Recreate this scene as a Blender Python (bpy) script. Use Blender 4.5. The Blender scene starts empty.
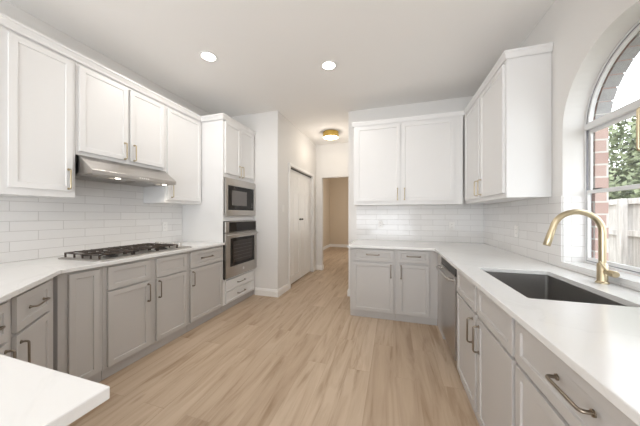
import bpy, bmesh, math, random
from mathutils import Vector, Matrix
random.seed(7)
R = math.radians
scene = bpy.context.scene
COL = scene.collection

# ------------------------------------------------------------------ camera
EYE = 1.306
cam_data = bpy.data.cameras.new('camera')
cam_data.sensor_width = 36.0
cam_data.lens = 241.0 / 640.0 * 36.0
cam_data.shift_y = 2.0 / 640.0
cam_data.clip_start = 0.02
cam = bpy.data.objects.new('camera', cam_data)
cam.location = (0, 0, EYE)
cam.rotation_euler = (R(90), 0, R(16.9))
COL.objects.link(cam)
scene.camera = cam

# ------------------------------------------------------------------ world: bright overcast sky
SKY = 4.6
world = bpy.data.worlds.new('world')
scene.world = world
world.use_nodes = True
wn = world.node_tree.nodes
bg = wn['Background']
bg.inputs['Color'].default_value = (0.95, 0.975, 1.0, 1)
bg.inputs['Strength'].default_value = SKY

# ------------------------------------------------------------------ added fill lamps, out of view
def area(name, loc, rot, sx, sy, power, colr=(1, 1, 1)):
    d = bpy.data.lights.new(name, 'AREA')
    d.shape = 'RECTANGLE'; d.size = sx; d.size_y = sy; d.energy = power; d.color = colr
    o = bpy.data.objects.new(name, d)
    o.location = loc; o.rotation_euler = rot
    COL.objects.link(o)
    return o
area('rear_bounce_fill', (-0.85, -2.9, 0.9), (R(153), 0, 0), 3.0, 2.0, 116, (0.88, 0.94, 1.0))  # added lamp behind the camera, aimed up to bounce fill off the ceiling
area('far_room_fill', (-0.4, 7.6, 1.5), (R(90), 0, R(90)), 1.6, 1.4, 30, (1.0, 0.97, 0.92))  # added lamp to brighten the far room; that wall has no window
scene.view_settings.view_transform = 'Standard'
scene.view_settings.look = 'None'
scene.view_settings.gamma = 1
scene.view_settings.use_curve_mapping = False
scene.view_settings.exposure = -0.1
scene.cycles.max_bounces = 14
scene.cycles.diffuse_bounces = 8
scene.cycles.transparent_max_bounces = 16
scene.cycles.use_denoising = True
scene.cycles.caustics_reflective = False
scene.cycles.caustics_refractive = False

# ------------------------------------------------------------------ materials
def srgb(r, g, b):
    def f(c):
        c /= 255.0
        return c / 12.92 if c <= 0.04045 else ((c + 0.055) / 1.055) ** 2.4
    return (f(r), f(g), f(b), 1)

def new_mat(name):
    m = bpy.data.materials.new(name)
    m.use_nodes = True
    nt = m.node_tree
    return m, nt, nt.nodes['Principled BSDF']

def N(nt, t, **kw):
    n = nt.nodes.new(t)
    for k, v in kw.items():
        if k in n.inputs.keys():
            n.inputs[k].default_value = v
        else:
            setattr(n, k, v)
    return n

def L(nt, a, b):
    nt.links.new(a, b)

def simple(name, colr, rough=0.4, metal=0.0, bump=0.0, bscale=200, var=0.0, coat=0.0, spec=None):
    m, nt, p = new_mat(name)
    p.inputs['Base Color'].default_value = colr
    p.inputs['Roughness'].default_value = rough
    p.inputs['Metallic'].default_value = metal
    if coat:
        p.inputs['Coat Weight'].default_value = coat
        p.inputs['Coat Roughness'].default_value = 0.1
    if spec is not None:
        p.inputs['Specular IOR Level'].default_value = spec
    tc = N(nt, 'ShaderNodeTexCoord')
    nz = N(nt, 'ShaderNodeTexNoise', Scale=bscale, Detail=3.0)
    L(nt, tc.outputs['Object'], nz.inputs['Vector'])
    if bump:
        b = N(nt, 'ShaderNodeBump', Strength=bump, Distance=0.002)
        L(nt, nz.outputs['Fac'], b.inputs['Height'])
        L(nt, b.outputs['Normal'], p.inputs['Normal'])
    if var:
        mx = N(nt, 'ShaderNodeMix', data_type='RGBA', blend_type='MULTIPLY')
        mx.inputs['Factor'].default_value = var
        mx.inputs['A'].default_value = colr
        L(nt, nz.outputs['Fac'], mx.inputs['B'])
        L(nt, mx.outputs['Result'], p.inputs['Base Color'])
    return m

M = {}
M['wall'] = simple('wall_paint', (0.74, 0.73, 0.715, 1), 0.7, bump=0.05, bscale=300)
M['ceiling'] = simple('ceiling_paint', (0.88, 0.87, 0.855, 1), 0.85, bump=0.08, bscale=250)
M['beige'] = simple('beige_wall_paint', srgb(208, 194, 174), 0.7, bump=0.05, bscale=300)
M['trim'] = simple('trim_paint', (0.83, 0.825, 0.81, 1), 0.35)
M['white'] = simple('white_cabinet_paint', (0.735, 0.732, 0.728, 1), 0.38, bump=0.01, bscale=80)
M['greige'] = simple('greige_cabinet_paint', (0.495, 0.48, 0.466, 1), 0.4, bump=0.01, bscale=80)
M['greige_dark'] = simple('greige_toe_paint', (0.46, 0.445, 0.435, 1), 0.5)
M['brass'] = simple('brushed_brass', (0.52, 0.44, 0.30, 1), 0.3, 1.0, bump=0.05, bscale=400)
M['gold'] = simple('satin_gold', (0.62, 0.43, 0.12, 1), 0.35, 1.0)
M['champagne'] = simple('champagne_pull', (0.27, 0.23, 0.185, 1), 0.3, 1.0)
M['black'] = simple('black_enamel', (0.02, 0.018, 0.017, 1), 0.35)
M['iron'] = simple('cast_iron', (0.05, 0.036, 0.028, 1), 0.5, bump=0.3, bscale=500)
M['darkmetal'] = simple('dark_metal', (0.05, 0.045, 0.042, 1), 0.4, 0.6)
M['plastic'] = simple('white_plastic', (0.80, 0.79, 0.77, 1), 0.3)
M['slot'] = simple('dark_slot', (0.05, 0.05, 0.05, 1), 0.6)
M['vinyl'] = simple('window_vinyl', (0.74, 0.745, 0.75, 1), 0.35)
M['track'] = simple('window_track', (0.22, 0.22, 0.25, 1), 0.4)
M['bark'] = simple('bark', (0.12, 0.085, 0.06, 1), 0.9, bump=0.6, bscale=30, var=0.5)
M['soil'] = simple('ground_soil', (0.28, 0.26, 0.2, 1), 0.95, bump=0.4, bscale=20, var=0.4)
M['sinksteel'] = simple('sink_steel', (0.34, 0.33, 0.32, 1), 0.42, 1.0, bump=0.03, bscale=300)
M['glass_black'] = simple('black_appliance_glass', (0.012, 0.010, 0.009, 1), 0.06, spec=0.32)
M['window_dark'] = simple('oven_window_glass', (0.035, 0.028, 0.025, 1), 0.08, spec=0.35)
M['ovenback'] = simple('oven_frit', (0.14, 0.13, 0.125, 1), 0.15)

def steel():
    m, nt, p = new_mat('brushed_stainless')
    p.inputs['Metallic'].default_value = 1.0
    p.inputs['Roughness'].default_value = 0.3
    tc = N(nt, 'ShaderNodeTexCoord')
    mp = N(nt, 'ShaderNodeMapping')
    mp.inputs['Scale'].default_value = (3, 3, 400)
    nz = N(nt, 'ShaderNodeTexNoise', Scale=2.0, Detail=2.0)
    cr = N(nt, 'ShaderNodeValToRGB')
    cr.color_ramp.elements[0].color = (0.42, 0.395, 0.37, 1)
    cr.color_ramp.elements[1].color = (0.62, 0.60, 0.575, 1)
    L(nt, tc.outputs['Object'], mp.inputs['Vector']); L(nt, mp.outputs['Vector'], nz.inputs['Vector'])
    L(nt, nz.outputs['Fac'], cr.inputs['Fac']); L(nt, cr.outputs['Color'], p.inputs['Base Color'])
    b = N(nt, 'ShaderNodeBump', Strength=0.05, Distance=0.001)
    L(nt, nz.outputs['Fac'], b.inputs['Height']); L(nt, b.outputs['Normal'], p.inputs['Normal'])
    return m
M['steel'] = steel()

def emit(name, colr, strength):
    m, nt, p = new_mat(name)
    p.inputs['Base Color'].default_value = (0.9, 0.9, 0.9, 1)
    p.inputs['Emission Color'].default_value = colr
    p.inputs['Emission Strength'].default_value = strength
    return m
M['lamp'] = emit('recessed_lamp_lens', (1.0, 0.95, 0.88, 1), 14)
M['lamp_warm'] = emit('flush_lamp_diffuser', (1.0, 0.86, 0.66, 1), 9)
M['lamp_hood'] = emit('hood_lamp_lens', (1.0, 0.90, 0.76, 1), 6)

def quartz():
    m, nt, p = new_mat('white_quartz')
    p.inputs['Roughness'].default_value = 0.16
    tc = N(nt, 'ShaderNodeTexCoord')
    n1 = N(nt, 'ShaderNodeTexNoise', Scale=1.6, Detail=6.0, Distortion=1.2)
    L(nt, tc.outputs['Object'], n1.inputs['Vector'])
    cr = N(nt, 'ShaderNodeValToRGB')
    e = cr.color_ramp.elements
    e[0].position = 0.0; e[0].color = (0.735, 0.735, 0.73, 1)
    e[1].position = 1.0; e[1].color = (0.745, 0.745, 0.74, 1)
    a = e.new(0.485); a.color = (0.735, 0.735, 0.73, 1)
    a = e.new(0.50); a.color = (0.71, 0.71, 0.705, 1)
    a = e.new(0.515); a.color = (0.745, 0.745, 0.74, 1)
    L(nt, n1.outputs['Fac'], cr.inputs['Fac']); L(nt, cr.outputs['Color'], p.inputs['Base Color'])
    return m
M['quartz'] = quartz()

def swizzle(nt, ax, off=(0, 0, 0)):
    tc = N(nt, 'ShaderNodeTexCoord'); sp = N(nt, 'ShaderNodeSeparateXYZ'); cb = N(nt, 'ShaderNodeCombineXYZ')
    L(nt, tc.outputs['Object'], sp.inputs['Vector'])
    L(nt, sp.outputs[ax[0]], cb.inputs['X']); L(nt, sp.outputs[ax[1]], cb.inputs['Y'])
    mp = N(nt, 'ShaderNodeMapping'); mp.inputs['Location'].default_value = off
    L(nt, cb.outputs['Vector'], mp.inputs['Vector'])
    return mp.outputs['Vector']

def tile(name, ax, off):
    m, nt, p = new_mat(name)
    v = swizzle(nt, ax, off)
    br = N(nt, 'ShaderNodeTexBrick', Scale=1.0)
    br.offset = 0.5; br.squash = 1.0
    br.inputs['Color1'].default_value = (0.72, 0.71, 0.70, 1)
    br.inputs['Color2'].default_value = (0.77, 0.762, 0.752, 1)
    br.inputs['Mortar'].default_value = (0.58, 0.565, 0.55, 1)
    br.inputs['Mortar Size'].default_value = 0.0022
    br.inputs['Mortar Smooth'].default_value = 0.3
    br.inputs['Brick Width'].default_value = 0.322
    br.inputs['Row Height'].default_value = 0.0797
    L(nt, v, br.inputs['Vector'])
    L(nt, br.outputs['Color'], p.inputs['Base Color'])
    p.inputs['Roughness'].default_value = 0.14
    nz = N(nt, 'ShaderNodeTexNoise', Scale=9.0, Detail=2.0)
    L(nt, v, nz.inputs['Vector'])
    b1 = N(nt, 'ShaderNodeBump', Strength=0.25, Distance=0.006)
    L(nt, nz.outputs['Fac'], b1.inputs['Height'])
    b2 = N(nt, 'ShaderNodeBump', Strength=0.6, Distance=0.002, invert=True)
    L(nt, br.outputs['Fac'], b2.inputs['Height']); L(nt, b1.outputs['Normal'], b2.inputs['Normal'])
    L(nt, b2.outputs['Normal'], p.inputs['Normal'])
    return m
M['tile_left'] = tile('subway_tile_left', ('Y', 'Z'), (-0.13, -0.937, 0))
M['tile_back'] = tile('subway_tile_back', ('X', 'Z'), (0.09, -0.918, 0))
M['tile_right'] = tile('subway_tile_right', ('Y', 'Z'), (0.03, -0.918, 0))
M['tile_reveal'] = tile('subway_tile_reveal', ('X', 'Z'), (0.2, -0.918, 0))

def floor_mat():
    m, nt, p = new_mat('oak_plank_floor')
    v = swizzle(nt, ('Y', 'X'))
    br = N(nt, 'ShaderNodeTexBrick', Scale=1.0)
    br.offset = 0.37; br.offset_frequency = 2
    br.inputs['Color1'].default_value = (0.44, 0.335, 0.24, 1)
    br.inputs['Color2'].default_value = (0.53, 0.42, 0.315, 1)
    br.inputs['Mortar'].default_value = (0.40, 0.30, 0.21, 1)
    br.inputs['Mortar Size'].default_value = 0.0012
    br.inputs['Mortar Smooth'].default_value = 0.2
    br.inputs['Brick Width'].default_value = 1.25
    br.inputs['Row Height'].default_value = 0.185
    L(nt, v, br.inputs['Vector'])
    # long soft bands inside each plank, fine grain on top
    rowoff = N(nt, 'ShaderNodeVectorMath', operation='MULTIPLY_ADD')
    rowoff.inputs[1].default_value = (9.0, 9.0, 9.0)
    L(nt, br.outputs['Color'], rowoff.inputs[0]); L(nt, v, rowoff.inputs[2])
    mp = N(nt, 'ShaderNodeMapping'); mp.inputs['Scale'].default_value = (0.9, 8.5, 1)
    L(nt, rowoff.outputs['Vector'], mp.inputs['Vector'])
    g = N(nt, 'ShaderNodeTexNoise', Scale=1.5, Detail=5.0, Roughness=0.58, Distortion=0.9)
    L(nt, mp.outputs['Vector'], g.inputs['Vector'])
    cr = N(nt, 'ShaderNodeValToRGB')
    e = cr.color_ramp.elements
    e[0].position = 0.30; e[0].color = (0.66, 0.585, 0.50, 1)
    e[1].position = 0.62; e[1].color = (1.06, 1.06, 1.06, 1)
    a_ = e.new(0.46); a_.color = (0.93, 0.905, 0.875, 1)
    L(nt, g.outputs['Fac'], cr.inputs['Fac'])
    mx = N(nt, 'ShaderNodeMix', data_type='RGBA', blend_type='MULTIPLY'); mx.inputs['Factor'].default_value = 1.0
    L(nt, br.outputs['Color'], mx.inputs['A']); L(nt, cr.outputs['Color'], mx.inputs['B'])
    # knots
    mp2 = N(nt, 'ShaderNodeMapping'); mp2.inputs['Scale'].default_value = (1.3, 4.5, 1)
    L(nt, rowoff.outputs['Vector'], mp2.inputs['Vector'])
    k = N(nt, 'ShaderNodeTexVoronoi', Scale=1.0); L(nt, mp2.outputs['Vector'], k.inputs['Vector'])
    cr2 = N(nt, 'ShaderNodeValToRGB')
    cr2.color_ramp.elements[0].position = 0.02; cr2.color_ramp.elements[0].color = (0.45, 0.36, 0.28, 1)
    cr2.color_ramp.elements[1].position = 0.10; cr2.color_ramp.elements[1].color = (1, 1, 1, 1)
    L(nt, k.outputs['Distance'], cr2.inputs['Fac'])
    mx2 = N(nt, 'ShaderNodeMix', data_type='RGBA', blend_type='MULTIPLY'); mx2.inputs['Factor'].default_value = 0.6
    L(nt, mx.outputs['Result'], mx2.inputs['A']); L(nt, cr2.outputs['Color'], mx2.inputs['B'])
    L(nt, mx2.outputs['Result'], p.inputs['Base Color'])
    p.inputs['Roughness'].default_value = 0.42
    b = N(nt, 'ShaderNodeBump', Strength=0.15, Distance=0.002); L(nt, g.outputs['Fac'], b.inputs['Height'])
    b2 = N(nt, 'ShaderNodeBump', Strength=0.4, Distance=0.002, invert=True)
    L(nt, br.outputs['Fac'], b2.inputs['Height']); L(nt, b.outputs['Normal'], b2.inputs['Normal'])
    L(nt, b2.outputs['Normal'], p.inputs['Normal'])
    return m
M['floor'] = floor_mat()

def brick_mat(name, ax):
    m, nt, p = new_mat(name)
    v = swizzle(nt, ax)
    br = N(nt, 'ShaderNodeTexBrick', Scale=1.0)
    br.inputs['Color1'].default_value = (0.42, 0.27, 0.235, 1)
    br.inputs['Color2'].default_value = (0.50, 0.36, 0.32, 1)
    br.inputs['Mortar'].default_value = (0.62, 0.60, 0.57, 1)
    br.inputs['Mortar Size'].default_value = 0.006
    br.inputs['Brick Width'].default_value = 0.22
    br.inputs['Row Height'].default_value = 0.0874
    L(nt, v, br.inputs['Vector']); L(nt, br.outputs['Color'], p.inputs['Base Color'])
    p.inputs['Roughness'].default_value = 0.9
    return m
M['brick'] = brick_mat('red_brick', ('X', 'Z'))
M['brick_face'] = brick_mat('red_brick_face', ('Y', 'Z'))
M['brick_grey'] = simple('pale_arch_brick', (0.42, 0.415, 0.42, 1), 0.9, bump=0.3, bscale=60, var=0.3)

def fence_mat():
    m, nt, p = new_mat('weathered_fence_wood')
    tc = N(nt, 'ShaderNodeTexCoord')
    mp = N(nt, 'ShaderNodeMapping'); mp.inputs['Scale'].default_value = (12, 12, 1.0)
    g = N(nt, 'ShaderNodeTexNoise', Scale=2.0, Detail=6.0, Roughness=0.6)
    L(nt, tc.outputs['Object'], mp.inputs['Vector']); L(nt, mp.outputs['Vector'], g.inputs['Vector'])
    cr = N(nt, 'ShaderNodeValToRGB')
    cr.color_ramp.elements[0].position = 0.3; cr.color_ramp.elements[0].color = (0.50, 0.485, 0.47, 1)
    cr.color_ramp.elements[1].position = 0.65; cr.color_ramp.elements[1].color = (0.78, 0.765, 0.75, 1)
    L(nt, g.outputs['Fac'], cr.inputs['Fac']); L(nt, cr.outputs['Color'], p.inputs['Base Color'])
    p.inputs['Roughness'].default_value = 0.9
    return m
M['fence'] = fence_mat()

def leaf_mat():
    m, nt, p = new_mat('tree_leaves')
    gi = N(nt, 'ShaderNodeTexCoord')
    nz = N(nt, 'ShaderNodeTexNoise', Scale=2.5, Detail=3.0)
    L(nt, gi.outputs['Object'], nz.inputs['Vector'])
    cr = N(nt, 'ShaderNodeValToRGB')
    cr.color_ramp.elements[0].position = 0.3; cr.color_ramp.elements[0].color = (0.11, 0.14, 0.07, 1)
    cr.color_ramp.elements[1].position = 0.7; cr.color_ramp.elements[1].color = (0.25, 0.285, 0.16, 1)
    L(nt, nz.outputs['Fac'], cr.inputs['Fac']); L(nt, cr.outputs['Color'], p.inputs['Base Color'])
    p.inputs['Roughness'].default_value = 0.6
    p.inputs['Transmission Weight'].default_value = 0.0
    return m
M['leaf'] = leaf_mat()

def glass_mat():
    m = bpy.data.materials.new('window_glass'); m.use_nodes = True
    nt = m.node_tree; nt.nodes.clear()
    out = N(nt, 'ShaderNodeOutputMaterial'); t = N(nt, 'ShaderNodeBsdfTransparent'); g = N(nt, 'ShaderNodeBsdfGlossy')
    g.inputs['Roughness'].default_value = 0.0
    t.inputs['Color'].default_value = (0.97, 0.98, 0.98, 1)
    mx = N(nt, 'ShaderNodeMixShader'); mx.inputs['Fac'].default_value = 0.05
    L(nt, t.outputs[0], mx.inputs[1]); L(nt, g.outputs[0], mx.inputs[2]); L(nt, mx.outputs[0], out.inputs['Surface'])
    return m
M['glass'] = glass_mat()

# ------------------------------------------------------------------ mesh helpers
class MB:
    def __init__(self):
        self.bm = bmesh.new()

    def box(self, x0, x1, y0, y1, z0, z1):
        r = bmesh.ops.create_cube(self.bm, size=1.0)
        sx, sy, sz = x1 - x0, y1 - y0, z1 - z0
        for v in r['verts']:
            v.co = Vector((x0 + (v.co.x + .5) * sx, y0 + (v.co.y + .5) * sy, z0 + (v.co.z + .5) * sz))
        return self

    def cyl(self, c, r, h, axis='Z', r2=None, seg=24):
        q = bmesh.ops.create_cone(self.bm, cap_ends=True, segments=seg, radius1=r, radius2=r if r2 is None else r2, depth=h)
        rot = {'Z': Matrix.Identity(4), 'X': Matrix.Rotation(R(90), 4, 'Y'), 'Y': Matrix.Rotation(R(-90), 4, 'X')}[axis]
        bmesh.ops.transform(self.bm, matrix=Matrix.Translation(c) @ rot, verts=q['verts'])
        return self

    def tube(self, pts, r, seg=12, caps=True):
        pts = [Vector(p) for p in pts]
        n = len(pts)
        rr = r if isinstance(r, (list, tuple)) else [r] * n
        t0 = (pts[1] - pts[0]).normalized()
        up = Vector((0, 0, 1)) if abs(t0.z) < .9 else Vector((1, 0, 0))
        nrm = t0.cross(up).normalized()
        rings = []
        for i, p in enumerate(pts):
            t = (pts[min(i + 1, n - 1)] - pts[max(i - 1, 0)]).normalized()
            nrm = (nrm - t * nrm.dot(t)).normalized()
            b = t.cross(nrm)
            rings.append([self.bm.verts.new(p + (nrm * math.cos(2 * math.pi * k / seg) + b * math.sin(2 * math.pi * k / seg)) * rr[i]) for k in range(seg)])
        for a, b in zip(rings, rings[1:]):
            for k in range(seg):
                self.bm.faces.new((a[k], a[(k + 1) % seg], b[(k + 1) % seg], b[k]))
        if caps:
            self.bm.faces.new(rings[0][::-1]); self.bm.faces.new(rings[-1])
        return self

    def lathe(self, prof, c=(0, 0, 0), seg=32):
        rings = []
        for r, z in prof:
            if r < 1e-6:
                rings.append([self.bm.verts.new((c[0], c[1], c[2] + z))])
            else:
                rings.append([self.bm.verts.new((c[0] + r * math.cos(2 * math.pi * k / seg), c[1] + r * math.sin(2 * math.pi * k / seg), c[2] + z)) for k in range(seg)])
        for a, b in zip(rings, rings[1:]):
            for k in range(seg):
                k2 = (k + 1) % seg
                if len(a) == 1 and len(b) == 1:
                    continue
                if len(a) == 1:
                    self.bm.faces.new((a[0], b[k], b[k2]))
                elif len(b) == 1:
                    self.bm.faces.new((a[k], a[k2], b[0]))
                else:
                    self.bm.faces.new((a[k], a[k2], b[k2], b[k]))
        return self

    def slab(self, outer, holes, d0, d1, plane='XY'):
        """polygon with holes extruded between d0 and d1 along the plane's normal"""
        def P(u, v, d):
            return {'XY': (u, v, d), 'YZ': (d, u, v), 'XZ': (u, d, v)}[plane]
        es, allv = [], []
        for loop in [outer] + list(holes):
            vs = [self.bm.verts.new(P(u, v, d0)) for u, v in loop]
            allv += vs
            for i in range(len(vs)):
                es.append(self.bm.edges.new((vs[i], vs[(i + 1) % len(vs)])))
        r = bmesh.ops.triangle_fill(self.bm, use_beauty=True, use_dissolve=False, edges=es)
        fs = [g for g in r['geom'] if isinstance(g, bmesh.types.BMFace)]
        ex = bmesh.ops.extrude_face_region(self.bm, geom=fs, use_keep_orig=True)
        vs = [g for g in ex['geom'] if isinstance(g, bmesh.types.BMVert)]
        off = Vector(P(0, 0, d1 - d0)) if plane == 'XY' else (Vector((d1 - d0, 0, 0)) if plane == 'YZ' else Vector((0, d1 - d0, 0)))
        bmesh.ops.translate(self.bm, verts=vs, vec=off)
        return self

    def sweep(self, path, prof):
        """profile (out, z) along an XY path; out is to the right of travel; mitred"""
        path = [Vector(p).to_2d() if len(p) == 3 else Vector(p) for p in path]
        n = len(path); rings = []
        for i, p in enumerate(path):
            ds = []
            if i > 0: ds.append((path[i] - path[i - 1]).normalized())
            if i < n - 1: ds.append((path[i + 1] - path[i]).normalized())
            ns = [Vector((d.y, -d.x)) for d in ds]
            if len(ns) == 2:
                m = (ns[0] + ns[1]); m = m / (1 + ns[0].dot(ns[1]))
            else:
                m = ns[0]
            rings.append([self.bm.verts.new((p.x + m.x * o, p.y + m.y * o, z)) for o, z in prof])
        k = len(prof)
        for a, b in zip(rings, rings[1:]):
            for j in range(k):
                self.bm.faces.new((a[j], a[(j + 1) % k], b[(j + 1) % k], b[j]))
        self.bm.faces.new(rings[0]); self.bm.faces.new(rings[-1][::-1])
        return self

    def shaker(self, x0, x1, z0, z1, y0, y1, rail=0.057, dep=0.008, edge=0.003):
        """door slab between y0 (front) and y1, recessed centre panel on the front"""
        b = self.bm
        r = bmesh.ops.create_cube(b, size=1.0)
        for v in r['verts']:
            v.co = Vector((x0 + (v.co.x + .5) * (x1 - x0), y0 + (v.co.y + .5) * (y1 - y0), z0 + (v.co.z + .5) * (z1 - z0)))
        f = [f for f in {f for v in r['verts'] for f in v.link_faces} if abs(f.calc_center_median().y - y0) < 1e-6][0]
        rail = min(rail, (x1 - x0) * .36, (z1 - z0) * .34)
        bmesh.ops.inset_region(b, faces=[f], thickness=rail, depth=0)
        bmesh.ops.inset_region(b, faces=[f], thickness=edge, depth=-dep)
        return self

    def build(self, name, mat, parent=None, bevel=0.0, smooth=False, loc=None):
        bmesh.ops.remove_doubles(self.bm, verts=self.bm.verts, dist=1e-6)
        bmesh.ops.recalc_face_normals(self.bm, faces=self.bm.faces)
        me = bpy.data.meshes.new(name)
        self.bm.to_mesh(me); self.bm.free()
        for m in (mat if isinstance(mat, (list, tuple)) else [mat]):
            me.materials.append(m)
        if smooth:
            for p in me.polygons: p.use_smooth = True
            me.set_sharp_from_angle(angle=R(40))
        o = bpy.data.objects.new(name, me)
        COL.objects.link(o)
        if loc: o.location = loc
        if parent: o.parent = parent
        if bevel:
            md = o.modifiers.new('bevel', 'BEVEL'); md.width = bevel; md.segments = 2; md.limit_method = 'ANGLE'; md.angle_limit = R(50)
        return o

def tag(o, label, cat, group=None, kind=None):
    if label: o['label'] = label
    if cat: o['category'] = cat
    if group: o['group'] = group
    if kind: o['kind'] = kind
    return o

def thing(name, label, cat, loc=(0, 0, 0), rz=0.0, group=None):
    o = bpy.data.objects.new(name, None)
    o.empty_display_size = .1
    o.location = loc; o.rotation_euler = (0, 0, rz)
    COL.objects.link(o)
    return tag(o, label, cat, group)

def struct(name, mb, mat, parent=None, bevel=0.0):
    o = mb.build(name, mat, parent, bevel)
    o['kind'] = 'structure'
    return o

# ------------------------------------------------------------------ key dimensions
CEIL = 2.97
XL, XR, YB = -2.878, 1.20, 3.85          # left wall, window wall, back wall
YP = 3.475                                 # short wall beside the ovens
XH, YHB = -1.76, 5.48                    # closet wall, end wall of the hall
XF = -2.165                               # door fronts of left base run
TOPL, TOPR = 0.937, 0.918                 # counter tops
THK = 0.028
UB, UT = 1.45, 2.60                       # upper cabinet bottoms / tops
CROWN = 2.657

# ------------------------------------------------------------------ the room
struct('floor', MB().box(-4.0, XR + .2, -4.5, 9.8, -0.1, 0.0), M['floor'])
struct('ceiling', MB().box(-4.0, XR + .2, -4.6, 9.8, CEIL, CEIL + .1), M['ceiling'])
struct('wall_left', MB().box(XL - .1, XL, -4.5, YP, 0, CEIL), M['wall'])
struct('wall_pantry', MB().box(XL - .1, XH, YP, YP + .12, 0, CEIL), M['wall'])

DY0, DY1, DZ = 3.95, 5.23, 2.18          # closet door opening
struct('wall_hall', MB().slab([(YP + .12, 0), (DY0, 0), (DY0, DZ), (DY1, DZ), (DY1, 0), (YHB, 0), (YHB, CEIL), (YP + .12, CEIL)], [], XH, XH - .12, 'YZ'), M['wall'])
struct('wall_hall_end', MB().slab([(XH - .12, 0), (-1.62, 0), (-1.62, 2.19), (-0.80, 2.19), (-0.80, 0), (-0.59, 0), (-0.59, CEIL), (XH - .12, CEIL)], [], YHB, YHB + .12, 'XZ'), M['wall'])
struct('wall_closet_back', MB().box(-2.6, -2.5, YP + .12, YHB + .12, 0, CEIL), M['wall'])
struct('wall_closet_end', MB().box(-2.5, XH - .12, YHB, YHB + .12, 0, CEIL), M['wall'])
struct('wall_back', MB().box(-0.69, XR + .2, YB, YB + .1, 0, CEIL), M['wall'])
struct('wall_hall_right', MB().box(-0.69, -0.59, YB + .1, YHB, 0, CEIL), M['wall'])
struct('wall_far_left', MB().box(-2.6, -2.5, YHB + .12, 9.6, 0, CEIL), M['beige'])
struct('wall_far_end', MB().box(-2.6, -0.2, 9.6, 9.7, 0, CEIL), M['beige'])
struct('wall_far_right', MB().box(-0.3, -0.2, YHB + .12, 9.6, 0, CEIL), M['beige'])
struct('wall_far_front', MB().slab([(-2.5, 0), (-1.62, 0), (-1.62, 2.19), (-0.80, 2.19), (-0.80, 0), (-0.3, 0), (-0.3, CEIL), (-2.5, CEIL)], [], YHB + .12, YHB + .13, 'XZ'), M['beige'])
struct('wall_rear', MB().slab([(XL - .1, 0), (XR + .2, 0), (XR + .2, CEIL), (XL - .1, CEIL)], [[(-2.45, .15), (.75, .15), (.75, 2.5), (-2.45, 2.5)]], -4.6, -4.5, 'XZ'), M['wall'])
# window wall with an arched opening
WC, WR, WZ = 1.75, 0.48, 1.93             # arch centre y, radius, spring height
SILL = 0.963
def arch(c, r, z, bottom, n=40):
    return [(c + r, bottom)] + [(c + r * math.cos(math.pi * k / n), z + r * math.sin(math.pi * k / n)) for k in range(n + 1)] + [(c - r, bottom)]
struct('wall_right', MB().slab([(-4.5, 0), (YB, 0), (YB, CEIL), (-4.5, CEIL)], [arch(WC, WR, WZ, SILL - .02)], XR, XR + .16, 'YZ'), M['wall'])
struct('wall_exterior', MB().slab([(-4.5, -.2), (YB + .1, -.2), (YB + .1, CEIL + .1), (-4.5, CEIL + .1)], [arch(WC, WR - .035, WZ, SILL - .02)], XR + .163, XR + .235, 'YZ'), M['brick_face'])
# brick lining of the outside jambs and the pale arch bricks
mb = MB()
for s in (1, -1):
    mb.box(XR + .1635, XR + .2355, WC + s * (WR - .037) - .002, WC + s * (WR - .037) + .002, SILL, WZ)
struct('trim_1', mb, M['brick'])
mb = MB()
nb = 17
for k in range(nb):
    a0 = math.pi * (k + .04) / nb; a1 = math.pi * (k + .96) / nb
    r0, r1 = WR - .037, WR + .07
    pts = [(WC + r * math.cos(a), WZ + r * math.sin(a)) for r, a in ((r0, a0), (r1, a0), (r1, a1), (r0, a1))]
    mb.slab(pts, [], XR + .1635, XR + .245, 'YZ')
struct('trim_2', mb, M['brick_grey'])
struct('ground', MB().box(XR + .24, 20, -8, 20, -.35, -.2), M['soil'])

# window sill (quartz), tiled reveal, backsplashes
struct('trim_3', MB().box(XR - .012, XR + .13, WC - WR + .001, WC + WR - .001, SILL - .03, SILL), M['quartz'], bevel=.003)
struct('trim_4', MB().box(XR + .001, XR + .13, WC + WR - .006, WC + WR - .0005, SILL, 1.44), M['tile_reveal'])
struct('trim_5', MB().slab([(-.35, TOPL), (2.709, TOPL), (2.709, 1.449), (2.153, 1.449), (2.153, 1.813), (1.334, 1.813), (1.334, 1.449), (-.35, 1.449)], [], XL, XL + .008, 'YZ'), M['tile_left'])
struct('trim_6', MB().box(-.56, XR, YB - .008, YB, TOPR, 1.449), M['tile_back'])
struct('trim_7', MB().slab([(.2, TOPR), (YB - .008, TOPR), (YB - .008, 1.449), (WC + WR, 1.449), (WC + WR, SILL - .03), (WC - WR, SILL - .03), (WC - WR, 1.449), (.2, 1.449)], [], XR - .008, XR, 'YZ'), M['tile_right'])

# baseboards (mitred profile)
BASE = [(0, 0), (.016, 0), (.016, .085), (.010, .10), (.008, .112), (0, .118)]
struct('baseboard_pantry', MB().sweep([(XF - .0, YP), (XH, YP), (XH, DY0 - .06)], BASE), M['trim'])
struct('baseboard_hall', MB().sweep([(XH, DY1 + .06), (XH, YHB), (-1.62, YHB), (-1.62, YHB + .12)], BASE), M['trim'])
struct('baseboard_far', MB().sweep([(-2.5, YHB + .14), (-2.5, 9.6), (-.3, 9.6)], BASE), M['trim'])
struct('baseboard_back', MB().sweep([(-.59, 5.2), (-.59, YB + .1)], BASE), M['trim'])
mb = MB().sweep([(-.69, YB + .1), (-.69, YB), (-.535, YB)][::-1], [(-o, z) for o, z in BASE])
struct('baseboard_stub', mb, M['trim'])
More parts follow.
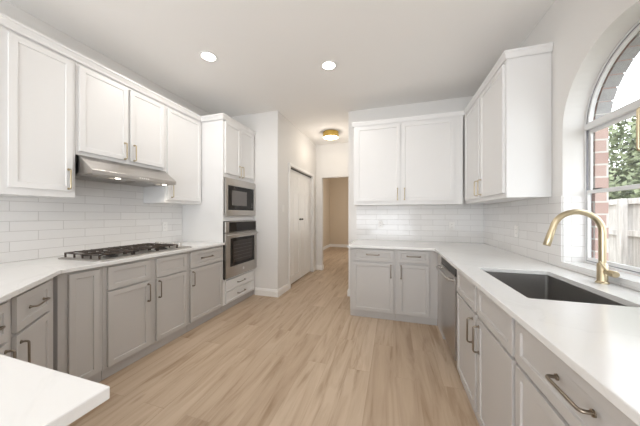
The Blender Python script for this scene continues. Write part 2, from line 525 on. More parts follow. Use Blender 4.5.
# closet door casing
CAS = .055
mb = MB()
mb.box(XH, XH + .016, DY0 - CAS, DY0, 0, DZ + CAS)
mb.box(XH, XH + .016, DY1, DY1 + CAS, 0, DZ + CAS)
mb.box(XH, XH + .016, DY0, DY1, DZ, DZ + CAS)
struct('trim_8', mb, M['trim'], bevel=.003)
struct('trim_9', MB().box(XH - .115, XH - .045, DY0 + .002, DY1 - .002, DZ - .02, DZ - .001), M['darkmetal'])

# closet double door, six panels each
d1 = thing('door_1', None, None, (XH - .055, 0, 0)); d1['kind'] = 'structure'
mid = (DY0 + DY1) / 2
for (a, b, ks) in ((DY0 + .004, mid - .005, 1), (mid + .005, DY1 - .004, -1)):
    w = b - a
    z0, z1 = .022, DZ - .022
    st = .08; cw = (w - 3 * st) / 2
    cells = [(a + st + c * (cw + st), a + st + c * (cw + st) + cw, za, zb) for c in (0, 1) for za, zb in ((.16, .82), (1.0, 1.73), (1.84, 2.05))]
    o = MB().slab([(a, z0), (b, z0), (b, z1), (a, z1)], [[(ya, za), (yb, za), (yb, zb), (ya, zb)] for ya, yb, za, zb in cells], -.035, 0, 'YZ').build('door_leaf', M['trim'], d1, bevel=.002)
    for ya, yb, za, zb in cells:
        mb = MB(); bm = mb.bm
        vs = [bm.verts.new(p) for p in ((-.028, ya, za), (-.028, yb, za), (-.028, yb, zb), (-.028, ya, zb))]
        f = bm.faces.new(vs); f.normal_update()
        bmesh.ops.inset_region(bm, faces=[f], thickness=.012, depth=0)
        bmesh.ops.inset_region(bm, faces=[f], thickness=.03, depth=.02)
        mb.build('door_panel', M['trim'], o)
    ky = b - .05 if ks == 1 else a + .05
    kb = MB()
    kb.cyl((.008, ky, 1.0 + .22), .011, .016, 'X').cyl((.028, ky, 1.22), .019, .026, 'X', r2=.015)
    kb.build('door_knob', M['darkmetal'], o, smooth=True)

# ------------------------------------------------------------------ the arched window
w1 = thing('window_1', None, None, (0, 0, 0)); w1['kind'] = 'structure'
FX0, FX1 = XR + .125, XR + .160
def ring(c, r_out, r_in, zc, bottom_out, bottom_in, x0, x1):
    m = MB()
    m.slab(arch(c, r_out, zc, bottom_out), [arch(c, r_in, zc, bottom_in)], x0, x1, 'YZ')
    return m
ring(WC, WR - .001, WR - .014, WZ, SILL + .001, SILL + .014, FX0, FX1).build('window_frame', M['vinyl'], w1, bevel=.002)
ring(WC, WR - .0145, WR - .0185, WZ, SILL + .0145, SILL + .0185, FX0 + .004, FX0 + .012).build('track_seal', M['track'], w1)
ring(WC, WR - .019, WR - .031, WZ, WZ + .012, WZ + .034, FX0 + .006, FX1 - .004).build('arch_sash', M['vinyl'], w1, bevel=.002)
MB().box(FX0 - .010, FX1 - .002, WC - WR + .016, WC + WR - .016, WZ - .018, WZ + .022).build('transom_bar', M['vinyl'], w1, bevel=.004)
for (za, zb, xa) in ((SILL + .019, 1.482, FX0 + .002), (1.458, WZ - .019, FX0 + .018)):
    s = MB().slab([(WC - WR + .019, za), (WC + WR - .019, za), (WC + WR - .019, zb), (WC - WR + .019, zb)],
                  [[(WC - WR + .032, za + .024), (WC + WR - .032, za + .024), (WC + WR - .032, zb - .024), (WC - WR + .032, zb - .024)]], xa, xa + .015, 'YZ').build('sash', M['vinyl'], w1, bevel=.002)
    MB().box(xa + .006, xa + .009, WC - WR + .031, WC + WR - .031, za + .023, zb - .023).build('glass_pane', M['glass'], s)
MB().box(FX0 - .002, FX0 + .018, WC + .345, WC + .40, 1.4825, 1.490).build('sash_lock', M['darkmetal'], w1, bevel=.002)
g = MB().slab([(WC + (WR - .030) * math.cos(math.pi * k / 30), WZ + .03 + (WR - .055) * math.sin(math.pi * k / 30)) for k in range(31)], [], FX0 + .016, FX0 + .019, 'YZ')
g.build('glass_pane', M['glass'], w1)

# ------------------------------------------------------------------ cabinet kit (local: x along the run, -y outwards, z up)
DT = .02                                   # door thickness
def pull_mesh(L_, axis):
    """bar pull centred at origin: feet on y=0, bar at y=-.03"""
    h = L_ / 2; r = .0052
    mb = MB()
    pts = []
    def pt(a, y): return (a, y, 0) if axis == 'x' else (0, y, a)
    pts.append(pt(-h, 0)); pts.append(pt(-h, -.018))
    for k in range(1, 5):
        t = math.pi / 2 * k / 4
        pts.append(pt(-h + .012 * (1 - math.cos(t)), -.018 - .012 * math.sin(t)))
    for k in range(3, -1, -1):
        t = math.pi / 2 * k / 4
        pts.append(pt(h - .012 * (1 - math.cos(t)), -.018 - .012 * math.sin(t)))
    pts.append(pt(h, 0))
    mb.tube(pts, r, 10)
    for s in (-h, h):
        mb.cyl(pt(s, -.002), .0095, .004, 'Y', seg=16)
    return mb
def pull(parent, x, z, axis, y=-DT, L_=.155, mat='brass'):
    return pull_mesh(L_, axis).build('handle', M[mat], parent, smooth=True, loc=(x, y, z))

def door(parent, x0, x1, z0, z1, mat, hx=None, hz=None, axis='z', name='door', L_=.155, hm='champagne', rail=.057):
    o = MB().shaker(x0, x1, z0, z1, -DT, -.0005, rail).build(name, mat, parent, bevel=.0015)
    if hx is not None:
        pull(o, hx, hz, axis, L_=L_, mat=hm)
    return o

def base_cabinet(label, org, rz, w, depth, top, fronts, mat, group='greige base cabinets', shell=False, toe=.012, name='base_cabinet', x0=0.0, cat='cabinet', hm='champagne'):
    t = thing(name, label, cat, (org[0], org[1], 0), rz, group)
    z0 = .085
    if shell:
        mb = MB().box(x0, x0 + .02, 0.02, depth, z0, top).box(x0 + w - .02, x0 + w, 0.02, depth, z0, top).box(x0 + .02, x0 + w - .02, depth - .015, depth, z0, top)
        mb.box(x0 + .02, x0 + w - .02, .02, depth - .015, z0, z0 + .02).box(x0, x0 + w, 0, .02, z0, top)
    else:
        mb = MB().box(x0, x0 + w, 0, depth, z0, top)
    mb.build('body', mat, t, bevel=.001)
    MB().box(x0 + .001, x0 + w - .001, toe, toe + .06, 0.001, z0).build('toe_kick', M['greige_dark'] if mat == M['greige'] else mat, t)
    for f in fronts:
        k, a, b, c, d = f[:5]
        kw = f[5] if len(f) > 5 else {}
        door(t, a, b, c, d, mat, name=k, hm=hm, **kw)
    return t

def upper_cabinet(label, org, rz, w, depth, z0, z1, doors, name='upper_cabinet', group='white upper cabinets', hm='brass'):
    t = thing(name, label, 'cabinet', (org[0], org[1], z0), rz, group)
    MB().box(0, w, 0, depth, 0, z1 - z0).build('body', M['white'], t, bevel=.001)
    for (a, b, c, d, kw) in doors:
        door(t, a, b, c - z0, d - z0, M['white'], hm=hm, rail=.06, **kw)
    return t

LB = TOPL - THK - .001                      # top of left base cabinets
RB = TOPR - THK - .001
DZ0, DZ1, WZ0, WZ1 = .095, .692, .708, .888  # doors / drawers heights
LROT, RROT = R(90), R(-90)
XFB = XF - DT                               # face frame plane left
DEPL = XFB - XL - .012

# ------------------------------------------------------------------ left base run
base_cabinet('narrow greige pull-out cabinet beside the angled corner, single tall panel with no handle', (XFB, 1.05), LROT, .265, DEPL, LB,
             [('door', .052, .238, DZ0, WZ1)], M['greige'])
base_cabinet('wide greige base cabinet under the gas cooktop, two doors and two blank drawer fronts', (XFB, 1.316), LROT, .818, DEPL, LB,
             [('drawer', .028, .374, WZ0, WZ1), ('drawer', .438, .794, WZ0, WZ1),
              ('door', .028, .374, DZ0, DZ1, dict(hx=.352, hz=.59)), ('door', .438, .794, DZ0, DZ1, dict(hx=.462, hz=.59))], M['greige'])
base_cabinet('greige base cabinet between the cooktop and the white oven tower', (XFB, 2.136), LROT, .572, DEPL, LB,
             [('drawer', .022, .55, WZ0, WZ1, dict(hx=.268, hz=.80, axis='x', L_=.17)), ('door', .022, .55, DZ0, DZ1, dict(hx=.052, hz=.585))], M['greige'])
# angled corner cabinets
AD = R(43); DROT = R(180 - 43)
P0 = Vector((XF, 1.04)); DV = Vector((math.cos(AD), -math.sin(AD))); NV = Vector((math.sin(AD), math.cos(AD)))
PO = P0 - NV * DT
base_cabinet('angled greige corner cabinet with drawer over door, nearest the cooktop run', PO, DROT, .497, .45, LB,
             [('drawer', -.466, -.099, WZ0, WZ1, dict(hx=-.270, hz=.80, axis='x', L_=.15)), ('door', -.466, -.099, DZ0, DZ1, dict(hx=-.432, hz=.57))], M['greige'], x0=-.498)
base_cabinet('angled greige corner cabinet partly hidden behind the white peninsula counter', PO, DROT, .44, .42, LB,
             [('drawer', -.90, -.53, WZ0, WZ1, dict(hx=-.715, hz=.80, axis='x', L_=.17)), ('door', -.90, -.53, DZ0, DZ1, dict(hx=-.56, hz=.58))], M['greige'], x0=-.939)
# peninsula base
base_cabinet('greige peninsula cabinet under the white counter end in the foreground', (-.655, .325), R(180), .70, .60, LB,
             [('door', .03, .34, DZ0, WZ1), ('door', .36, .67, DZ0, WZ1)], M['greige'])

# left countertop: run + angled corner + peninsula, one slab
E0 = P0 + NV * .02
s1 = (E0.x - (XF + .02)) / -DV.x
c1 = (XF + .02, (E0 + DV * s1).y)
s2 = (E0.y - .367) / math.sin(AD)
c2 = ((E0 + DV * s2).x, .367)
tag(MB().slab([(XL + .009, 2.708), (XF + .02, 2.708), c1, c2, (-.585, .367), (-.585, -.35), (XL + .009, -.35)], [], TOPL - THK, TOPL).build('countertop', M['quartz'], bevel=.003),
    'white quartz countertop under the gas cooktop, wrapping round to the foreground peninsula', 'countertop')

# ------------------------------------------------------------------ right and back base runs
XFR = .48                                   # door fronts of the right run
YFB = 3.09                                  # door fronts of the back run
base_cabinet('greige base cabinet at the hallway end of the back wall, wider of its pair', (-.535, YFB + DT), 0, .565, YB - YFB - DT - .012, RB,
             [('drawer', .038, .535, .73, .872, dict(hx=.29, hz=.808, axis='x', L_=.15)), ('door', .038, .535, DZ0, .702, dict(hx=.507, hz=.61))], M['greige'])
base_cabinet('greige base cabinet in the back corner beside the dishwasher, narrower of its pair', (.031, YFB + DT), 0, .469, YB - YFB - DT - .012, RB,
             [('drawer', .032, .374, .73, .872, dict(hx=.205, hz=.808, axis='x', L_=.15)), ('door', .032, .374, DZ0, .702, dict(hx=.060, hz=.61))], M['greige'])
XFRB = XFR + DT
tag(MB().box(XFRB + .001, XFRB + .04, 2.80, YFB + DT - .002, .002, RB).build('filler_panel', M['greige'], bevel=.001),
    'narrow greige filler panel in the corner beside the dishwasher', 'panel')
DEPR = XR - XFRB - .012
base_cabinet('greige sink base cabinet with two blank fronts over two doors, below the black sink', (XFRB, 2.165), RROT, .965, DEPR, RB,
             [('drawer', .03, .470, WZ0, .882), ('drawer', .515, .955, WZ0, .882),
              ('door', .03, .470, DZ0, DZ1, dict(hx=.425, hz=.575, L_=.15)), ('door', .515, .955, DZ0, DZ1, dict(hx=.545, hz=.575, L_=.15))], M['greige'], shell=True)
base_cabinet('greige base cabinet nearest the camera on the sink side, wide drawer with long pull', (XFRB, 1.198), RROT, .75, DEPR, RB,
             [('drawer', .016, .734, WZ0, .882, dict(hx=.3525, hz=.810, axis='x', L_=.141)),
              ('door', .016, .372, DZ0, DZ1, dict(hx=.344, hz=.58)), ('door', .378, .734, DZ0, DZ1, dict(hx=.406, hz=.58))], M['greige'])
SX0, SX1, SY0, SY1 = .603, 1.02, 1.362, 2.05
def rrect(x0, x1, y0, y1, r, n=5):
    pts = []
    for cx, cy, a in ((x1 - r, y1 - r, 0), (x0 + r, y1 - r, 90), (x0 + r, y0 + r, 180), (x1 - r, y0 + r, 270)):
        for k in range(n + 1):
            t = R(a + 90 * k / n); pts.append((cx + r * math.cos(t), cy + r * math.sin(t)))
    return pts
tag(MB().slab([(-.562, YFB - .03), (XFR - .02, YFB - .03), (XFR - .02, .445), (XR - .009, .445), (XR - .009, YB - .009), (-.562, YB - .009)],
              [rrect(SX0, SX1, SY0, SY1, .012)], TOPR - THK, TOPR).build('countertop', M['quartz'], bevel=.003),
    'white quartz countertop holding the sink below the arched window', 'countertop')

# sink: undermount basin
sk = thing('sink', 'dark stainless undermount sink below the arched window', 'sink', ((SX0 + SX1) / 2, (SY0 + SY1) / 2, TOPR - THK - .23))
def basin():
    mb = MB(); bm = mb.bm
    hx, hy = (SX1 - SX0) / 2 + .006, (SY1 - SY0) / 2 + .006
    H_ = .228
    loops = []
    for (e, z) in ((.012, H_), (0, H_), (-.002, .02), (-.018, 0.003)):
        loops.append([bm.verts.new((x, y, z)) for x, y in rrect(-hx - e, hx + e, -hy - e, hy + e, max(.012, .02 - e))])
    outer = [[bm.verts.new((x, y, z)) for x, y in rrect(-hx - .012, hx + .012, -hy - .012, hy + .012, .02)] for z in (H_ - .003, -.002)]
    seq = [outer[1], outer[0]] + loops
    for a, b in zip(seq, seq[1:]):
        n = len(a)
        for k in range(n): bm.faces.new((a[k], a[(k + 1) % n], b[(k + 1) % n], b[k]))
    bm.faces.new(loops[-1]); bm.faces.new(outer[1][::-1])
    return mb
basin().build('basin', M['sinksteel'], sk, smooth=True)
MB().lathe([(0, .0045), (.02, .0045), (.022, .007), (.04, .007), (.043, .004), (.043, .0035)]).build('drain', M['steel'], sk, smooth=True)

# faucet
fc = thing('faucet', 'brushed brass gooseneck kitchen faucet behind the sink', 'faucet', (1.141, 1.783, TOPR))
MB().lathe([(0, 0), (.029, 0), (.029, .006), (.024, .010), (.0225, .014), (.0225, .105), (.019, .112), (.0145, .116), (0, .116)]).build('faucet_base', M['brass'], fc, smooth=True)
pts = [(0, 0, .10), (0, 0, .17), (0, 0, .23), (0, 0, .27)]
AR = .115; zc = .292
for k in range(0, 15):
    t = R(170) * k / 14
    pts.append((-AR + AR * math.cos(t), 0, zc + AR * math.sin(t)))
e = Vector(pts[-1]); td = (Vector(pts[-1]) - Vector(pts[-2])).normalized()
pts.append(tuple(e + td * .02))
MB().tube(pts, .016, 16).build('gooseneck', M['brass'], fc, smooth=True)
e2 = e + td * .012
MB().tube([e2, e2 + td * .004, e2 + td * .006, e2 + td * .05, e2 + td * .097, e2 + td * .10], [.0163, .0163, .0168, .018, .0185, .017], 16).build('spray_head', M['brass'], fc, smooth=True)
hd = MB().tube([(0, -.02, .068), (0, -.05, .068), (0, -.052, .068), (0, -.085, .068), (0, -.09, .068)], [.0105, .0105, .017, .018, .015], 16).build('valve_knob', M['brass'], fc, smooth=True)
MB().tube([(-.004, -.045, .072), (-.018, -.045, .095), (-.042, -.045, .130)], [.0048, .0045, .004], 10).build('lever', M['brass'], fc, smooth=True)

# dishwasher
dw = thing('dishwasher', 'stainless steel dishwasher between the sink cabinet and the back corner', 'dishwasher', (XFRB, 2.79, 0), RROT)
MB().box(.003, .597, .01, DEPR, .10, RB).build('body', M['darkmetal'], dw)
MB().box(.003, .597, .05, .08, .002, .10).build('toe_kick', M['black'], dw)
dd = MB().box(.004, .596, -.02, .008, .12, .80).build('door', M['steel'], dw, bevel=.003)
MB().box(.004, .596, -.018, .008, .803, .876).build('control_panel', M['black'], dw, bevel=.003)
hb = MB().tube([(.05, -.019, .765), (.05, -.055, .77), (.07, -.068, .772), (.30, -.072, .772), (.53, -.068, .772), (.55, -.055, .77), (.55, -.019, .765)], .014, 12)
hb.build('handle', M['steel'], dd, smooth=True)

# ------------------------------------------------------------------ upper cabinets, left
XUB = -2.54                                 # face frame plane
DU = XUB - XL - .003
def zz(z): return z
upper_cabinet('white upper cabinet nearest the camera on the cooktop wall, cut by the photo edge', (XUB, .42), LROT, .478, DU, UB, UT,
              [(.03, .45, 1.50, 2.565, dict(hx=.42, hz=.145))])
upper_cabinet('white upper cabinet left of the range hood, single tall door with brass pull', (XUB, .90), LROT, .431, DU, UB, UT,
              [(.060, .406, 1.50, 2.565, dict(hx=.378, hz=.147))])
upper_cabinet('short white upper cabinet above the range hood, two doors', (XUB, 1.333), LROT, .821, DU, 1.815, UT,
              [(.017, .405, 1.845, 2.565, dict(hx=.374, hz=.118)), (.429, .804, 1.845, 2.565, dict(hx=.463, hz=.118))])
upper_cabinet('white upper cabinet between the range hood and the oven tower', (XUB, 2.156), LROT, .55, DU, UB, UT,
              [(.022, .53, 1.485, 2.565, dict(hx=.075, hz=.145))])

# oven tower
TY0, TW = 2.712, .760
tw = thing('oven_tower_cabinet', 'tall white oven tower cabinet holding the microwave and wall oven', 'cabinet', (XFB, TY0, 0), LROT)
mb = MB()
dp = XFB - XL - .003
mb.box(0, .019, 0, dp, .085, UT + .03).box(TW - .019, TW, 0, dp, .085, UT + .03)
mb.box(.019, TW - .019, dp - .012, dp, .085, UT + .03)
mb.box(.019, TW - .019, 0, dp - .012, .085, .43).box(.019, TW - .019, 0, dp - .012, 1.222, 1.29).box(.019, TW - .019, 0, dp - .012, 1.822, UT + .03)
mb.build('body', M['white'], tw, bevel=.001)
MB().box(.001, TW - .001, .012, .06, .001, .085).build('toe_kick', M['greige_dark'], tw)
door(tw, .035, .368, 1.875, 2.585, M['white'], hx=.338, hz=1.94, hm='brass', rail=.06)
door(tw, .378, .725, 1.875, 2.585, M['white'], hx=.408, hz=1.94, hm='brass', rail=.06)
door(tw, .045, .728, .262, .408, M['white'], name='drawer', hx=.26 + .12, hz=.335, axis='x', L_=.17, rail=.04)
door(tw, .045, .728, .100, .250, M['white'], name='drawer', hx=.26 + .12, hz=.175, axis='x', L_=.17, rail=.04)
tw.children[-1].name

# microwave (built in)
mw = thing('microwave', 'built-in stainless microwave above the wall oven in the white tower', 'microwave', (XFB, TY0, 1.292), LROT)
MB().box(.022, TW - .022, .003, .42, .004, .524).build('housing', M['darkmetal'], mw)
H_ = .528
MB().slab([(.024, 0.002), (TW - .010, 0.002), (TW - .010, H_ - .004), (.024, H_ - .004)], [[(.072, .085), (TW - .05, .085), (TW - .05, H_ - .105), (.072, H_ - .105)]], -.03, -.001, 'XZ').build('trim_frame', M['steel'], mw, bevel=.003)
md = MB().box(.073, TW - .051, -.022, -.001, .086, H_ - .106).build('door', M['glass_black'], mw, bevel=.002)
MB().box(.16, .52, -.0235, -.0222, .15, H_ - .165).build('door_window', M['ovenback'], md)
kb = MB()
for r_ in range(3):
    kb.box(TW - .115, TW - .085, -.0235, -.0222, .125 + r_ * .028, .139 + r_ * .028)
kb.build('button_pad', M['ovenback'], md)

# wall oven
ov = thing('wall_oven', 'built-in stainless wall oven with bar handle below the microwave', 'oven', (XFB, TY0, .437), LROT)
OH = .783
MB().box(.022, TW - .022, .003, .55, .004, OH - .005).build('housing', M['darkmetal'], ov)
MB().box(.004, TW + .004, -.022, -.001, .001, OH - .003).build('side_trim', M['darkmetal'], ov)
cp = MB().box(.004, TW + .004, -.042, -.0225, OH - .155, OH - .004).build('control_panel', M['steel'], ov, bevel=.003)
MB().box(.075, TW - .02, -.0445, -.0425, OH - .15, OH - .012).build('display_glass', M['glass_black'], cp, bevel=.001)
od = MB().slab([(.004, .012), (TW + .004, .012), (TW + .004, OH - .162), (.004, OH - .162)], [[(.10, .155), (TW - .06, .155), (TW - .06, OH - .235), (.10, OH - .235)]], -.045, -.0225, 'XZ').build('door', M['steel'], ov, bevel=.003)
MB().box(.099, TW - .059, -.0425, -.0228, .154, OH - .234).build('door_glass', M['glass_black'], od)
MB().box(.16, TW - .12, -.0437, -.0426, .20, OH - .28).build('window', M['window_dark'], od)
rk = MB()
for k in range(5):
    rk.box(.18, TW - .14, -.0441, -.0438, .24 + k * .05, .243 + k * .05)
rk.build('rack_lines', M['ovenback'], od)
MB().tube([(.03, -.044, OH - .195), (.03, -.075, OH - .193), (.045, -.088, OH - .192), (TW / 2, -.092, OH - .192), (TW - .04, -.088, OH - .192), (TW - .025, -.075, OH - .193), (TW - .025, -.044, OH - .195)], .0125, 14).build('handle', M['steel'], od, smooth=True)
MB().lathe([(0, 0), (.019, 0), (.021, .0012), (.017, .002), (0, .0014)]).build('emblem', M['vinyl'], od, smooth=True).matrix_local = Matrix.Translation((TW / 2 + .02, -.0452, .082)) @ Matrix.Rotation(R(90), 4, 'X')

# crown mouldings
CP = [(.0005, 2.601), (.016, 2.588), (.018, 2.605), (.030, 2.635), (.036, 2.640), (.036, CROWN), (.0005, CROWN)]
tag(MB().sweep([(XUB, .42), (XUB, TY0 - .003)], CP).build('crown_molding', M['white'], bevel=.001),
    'white crown molding along the upper cabinets of the cooktop wall', 'molding')
cm = MB().sweep([(-0.0005, XFB - XUB - .003), (-0.0005, -.0005), (TW - .002, -.0005)], CP)
cm.build('crown', M['white'], tw, bevel=.001)
CP2 = [(.0005, 2.601), (.010, 2.590), (.012, 2.605), (.018, 2.635), (.021, 2.640), (.021, CROWN), (.0005, CROWN)]

# ------------------------------------------------------------------ upper cabinets, back and right
YUB = 3.52; XRB = .895
upper_cabinet('white upper cabinet on the back wall above the two greige base cabinets', (-.555, YUB), 0, 1.418, YB - YUB - .003, UB, UT,
              [(.040, .645, 1.50, 2.565, dict(hx=.612, hz=.145)), (.670, 1.31, 1.50, 2.565, dict(hx=.702, hz=.145))])
upper_cabinet('white upper cabinet on the window wall, far side of the arched window', (XRB, YUB - .002), RROT, 1.166, XR - XRB - .003, UB, UT,
              [(.03, .55, 1.49, 2.565, dict(hx=.515, hz=.145)), (.60, 1.142, 1.49, 2.565, dict(hx=.63, hz=.145))])
upper_cabinet('white upper cabinet near the camera by the window, only its brass pull in the frame', (XRB, 1.205), RROT, .80, XR - XRB - .003, UB, UT,
              [(.012, .39, 1.49, 2.565, dict(hx=.040, hz=.165)), (.41, .788, 1.49, 2.565, dict(hx=.76, hz=.165))])
tag(MB().sweep([(-.557, YB - .003), (-.557, YUB), (XRB, YUB), (XRB, 2.3515), (XR - .003, 2.3515)], CP2).build('crown_molding', M['white'], bevel=.001),
    'white crown molding along the back and window wall cabinets', 'molding')

# ------------------------------------------------------------------ range hood
hd0, hd1 = 1.346, 2.152
rh = thing('range_hood', 'stainless under-cabinet range hood above the gas cooktop', 'range hood', (XUB, hd0, 1.648), LROT)
HW = hd1 - hd0
hz = 1.8145 - 1.648
prof = [(0.0, hz), (DU - .007, hz), (DU - .007, .0), (-.175, 0.0), (-.175, .036), (-.004, hz)]
MB().slab([(y, z) for y, z in prof], [], 0, HW, 'YZ').build('hood_shell', M['steel'], rh, bevel=.002)
pan = MB().box(.015, HW - .015, -.16, DU - .02, -.006, -.0005).build('underside_panel', M['steel'], rh)
for k in (0, 1):
    a = .05 + k * (HW / 2 - .03)
    fl = MB()
    for j in range(9):
        fl.box(a, a + HW / 2 - .07, -.07 + j * .038, -.07 + j * .038 + .026, -.010, -.0065)
    fl.build('grease_filter', M['steel'], pan)
for x in (.235, HW - .10):
    MB().cyl((x, -.115, -.0085), .02, .004).build('lamp', M['lamp_hood'], pan, smooth=True)
bt = MB()
for k in range(5):
    bt.cyl((HW * .49 + k * .021, -.1765, .019), .007, .004, 'Y', seg=14)
bt.build('control_buttons', M['plastic'], rh)

# ------------------------------------------------------------------ gas cooktop
CX0, CX1, CY0, CY1 = -2.72, -2.20, 1.30, 2.225
ct = thing('gas_cooktop', 'black and stainless gas cooktop with iron grates on the white counter', 'cooktop', ((CX0 + CX1) / 2, (CY0 + CY1) / 2, TOPL + .0005))
hx, hy = (CX1 - CX0) / 2, (CY1 - CY0) / 2
mb = MB().slab(rrect(-hx, hx, -hy, hy, .02), [], 0, .008)
mb.slab(rrect(-hx + .015, hx - .015, -hy + .015, hy - .015, .02), [], .008, .011)
mb.build('tray', M['steel'], ct, bevel=.002)
burn = [(-.13, -.30, .05), (.13, -.30, .04), (0, -.05, .062), (-.13, .185, .04), (.12, .18, .048)]
for (x, y, r_) in burn:
    b = MB().lathe([(0, .011), (r_ + .012, .011), (r_ + .008, .018), (r_ * .8, .022), (r_ * .8, .026), (0, .026)], (x, y, 0), 24).build('burner', M['darkmetal'], ct, smooth=True)
    MB().lathe([(0, .0262), (r_ * .72, .0262), (r_ * .75, .030), (r_ * .7, .034), (0, .035)], (x, y, 0), 24).build('burner_cap', M['black'], b, smooth=True)
gsec = [(-.435, -.172), (-.165, .062), (.069, .298)]
for gi, (a, b) in enumerate(gsec):
    mb = MB(); w = b - a; zt0, zt1 = .040, .050; bw = .011
    xa, xb = -.215, .215
    mb.box(xa, xb, a, a + bw, zt0, zt1).box(xa, xb, b - bw, b, zt0, zt1)
    mb.box(xa, xa + bw, a, b, zt0, zt1).box(xb - bw, xb, a, b, zt0, zt1)
    mb.box(-.006, .006, a, b, zt0, zt1)
    for f in (.28, .5, .72):
        yc = a + w * f
        mb.box(xa, -.055, yc - .005, yc + .005, zt0, zt1 + .002).box(.055, xb, yc - .005, yc + .005, zt0, zt1 + .002)
    for x in (xa, -.10, 0, .10, xb - bw):
        for y in (a, b - bw):
            mb.box(x, x + bw, y, y + bw, .0112, zt0)
    mb.build('grate', M['iron'], ct, bevel=.0015)
for k in range(5):
    x = -.17 + k * .083
    MB().lathe([(0, .0112), (.025, .0112), (.026, .017), (.021, .020), (.020, .052), (.018, .056), (0, .056)], (x, .37, 0), 20).build('knob', M['steel'], ct, smooth=True)

# ------------------------------------------------------------------ ceiling lights
def downlight(x, y, label):
    t = thing('recessed_light', label, 'ceiling light', (x, y, CEIL), 0, 'recessed ceiling lights')
    MB().lathe([(.068, -.0005), (.068, -.004), (.09, -.006), (.094, -.002), (.094, -.0005)]).build('trim_ring', M['trim'], t, smooth=True)
    MB().lathe([(0, -.003), (.067, -.003), (.067, -.001), (0, -.001)]).build('lens', M['lamp'], t)
    d = bpy.data.lights.new('downlight', 'AREA'); d.shape = 'DISK'; d.size = .13; d.energy = 9.5; d.color = (1.0, 0.95, 0.89)
    o = bpy.data.objects.new('downlight', d); o.location = (0, 0, -.008); o.parent = t
    COL.objects.link(o)
downlight(-1.856, 2.081, 'round recessed ceiling light nearer the cooktop wall cabinets')
for dx, dy in ((-1.5, -1.7), (.4, -1.7)):  # unseen pair added behind the camera to brighten floor and counters
    downlight(dx, dy, 'added round recessed ceiling light behind the camera, unseen fill')
downlight(-.686, 2.595, 'round recessed ceiling light nearer the middle of the ceiling')
fm = thing('flush_mount_light', 'round brass drum ceiling light glowing in the hallway', 'ceiling light', (-1.20, 4.70, CEIL))
MB().lathe([(0, -.0005), (.155, -.0005), (.158, -.004), (.158, -.110), (.149, -.110), (.149, -.02), (0, -.02)]).build('drum', M['gold'], fm, smooth=True)
MB().lathe([(0, -.112), (.10, -.110), (.148, -.106), (.148, -.07), (0, -.07)]).build('diffuser', M['lamp_warm'], fm, smooth=True)
d = bpy.data.lights.new('flush_lamp', 'POINT'); d.shadow_soft_size = .12; d.energy = 8; d.color = (1.0, 0.90, 0.78)
o = bpy.data.objects.new('flush_lamp', d); o.location = (0, 0, -.24); o.parent = fm; COL.objects.link(o)
for y in (1.57, 2.05):
    d = bpy.data.lights.new('hood_lamp', 'SPOT'); d.spot_size = R(130); d.spot_blend = .8; d.energy = 4.5; d.shadow_soft_size = .03; d.color = (1, .9, .76)
    o = bpy.data.objects.new('hood_lamp', d); o.location = (-2.43, y, 1.63); COL.objects.link(o)

# ------------------------------------------------------------------ outlets and switch
def outlet(label, loc, rz, switch=False):
    t = thing('light_switch' if switch else 'outlet', label, 'light switch' if switch else 'outlet', loc, rz, None if switch else 'white outlets on the backsplash')
    MB().slab(rrect(-.036, .036, -.058, .058, .006, 3), [], -.006, -.0005, 'XZ').build('plate', M['plastic'], t, bevel=.0015)
    if switch:
        MB().box(-.017, .017, -.0095, -.0062, -.034, .034).build('rocker', M['plastic'], t, bevel=.001)
    else:
        for z in (-.02, .02):
            so = MB().slab([(x, z + q) for x, q in rrect(-.016, .016, -.014, .014, .006, 3)], [], -.008, -.0062, 'XZ').build('socket', M['plastic'], t)
            for x in (-.006, .006):
                MB().box(x - .001, x + .001, -.0086, -.0081, z - .003, z + .006).build('slot', M['slot'], so)
outlet('white outlet on the cooktop wall backsplash near the oven tower', (XL + .0085, 2.434, 1.155), LROT)
outlet('white outlet on the back wall backsplash at its hallway end', (-.19, YB - .0085, 1.16), 0)
outlet('white outlet on the back wall backsplash near the window-wall corner', (.80, YB - .0085, 1.15), 0)
outlet('white outlet on the window wall backsplash between corner and faucet', (XR - .0085, 2.90, 1.14), RROT)
outlet('white rocker light switch on the wall corner before the closet doors', (XH + .0005, 3.67, 1.42), LROT, True)

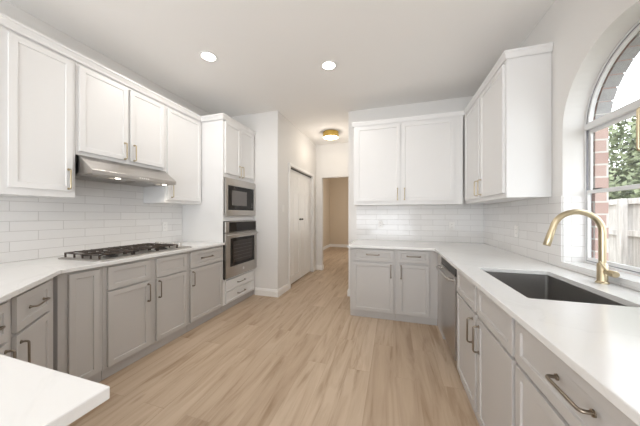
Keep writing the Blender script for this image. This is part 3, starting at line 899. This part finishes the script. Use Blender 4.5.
# ------------------------------------------------------------------ outside: fence and trees
FXX = 4.0
fn = thing('wooden_fence', 'weathered grey wooden board fence outside the window', 'fence', (FXX, 4.0, -.2))
mb = MB()
y = -1.0
while y < 9.0:
    h = 1.78 + random.uniform(-.012, .012)
    mb.box(0.05 + random.uniform(0, .006), .068 + random.uniform(0, .006), y, y + .138, 0.02, h)
    y += .143
mb.build('fence_boards', M['fence'], fn)
for z in (1.70, 1.13, .30):
    MB().box(0.0, .049, -1.0, 9.0, z, z + .10).build('fence_rail', M['fence'], fn, bevel=.004)
for y in (-.6, 1.75, 4.1, 6.4, 8.6):
    MB().box(-.092, -.002, y - .05, y + .05, 0.0, 1.80).build('fence_post', M['fence'], fn, bevel=.004)

def tree(label, loc, cr, cz, n, seed):
    rnd = random.Random(seed)
    t = thing('leafy_tree', label, 'tree', loc)
    pts = [(0, 0, 0), (.05, .02, cz * .35), (-.04, .05, cz * .7), (.02, 0, cz)]
    mb = MB().tube(pts, [.16, .13, .10, .06], 10)
    for k in range(7):
        a = k * 2.4; z = cz * (.55 + .06 * k)
        mb.tube([(0, 0, z), (math.cos(a) * cr * .4, math.sin(a) * cr * .4, z + cr * .3), (math.cos(a) * cr * .75, math.sin(a) * cr * .75, z + cr * .5)], [.06, .04, .015], 8)
    mb.build('trunk', M['bark'], t, smooth=True)
    verts, faces = [], []
    blobs = []
    for k in range(26):
        u = Vector((rnd.gauss(0, 1), rnd.gauss(0, 1), rnd.gauss(0, 1))).normalized() * cr * rnd.uniform(.35, .9)
        blobs.append((Vector((u.x, u.y, cz + u.z * .8)), cr * rnd.uniform(.25, .42)))
    for k in range(n):
        c, r_ = blobs[rnd.randrange(len(blobs))]
        d = Vector((rnd.gauss(0, 1), rnd.gauss(0, 1), rnd.gauss(0, 1))).normalized()
        p = c + d * r_ * (rnd.random() ** .4)
        nrm = (d + Vector((rnd.uniform(-.8, .8), rnd.uniform(-.8, .8), rnd.uniform(-.3, .9)))).normalized()
        a = nrm.orthogonal().normalized(); a = Matrix.Rotation(rnd.uniform(0, 6.28), 3, nrm) @ a; b = nrm.cross(a)
        s = rnd.uniform(.05, .10)
        i = len(verts)
        verts += [p - a * s, p + b * s * .5 + nrm * s * .1, p + a * s, p - b * s * .5 + nrm * s * .1]
        faces.append((i, i + 1, i + 2, i + 3))
    me = bpy.data.meshes.new('foliage'); me.from_pydata([tuple(v) for v in verts], [], faces); me.materials.append(M['leaf'])
    o = bpy.data.objects.new('foliage', me); COL.objects.link(o); o.parent = t
tree('leafy green tree behind the fence, filling the window view', (6.9, 9.3, -.2), 2.3, 2.6, 22000, 3)
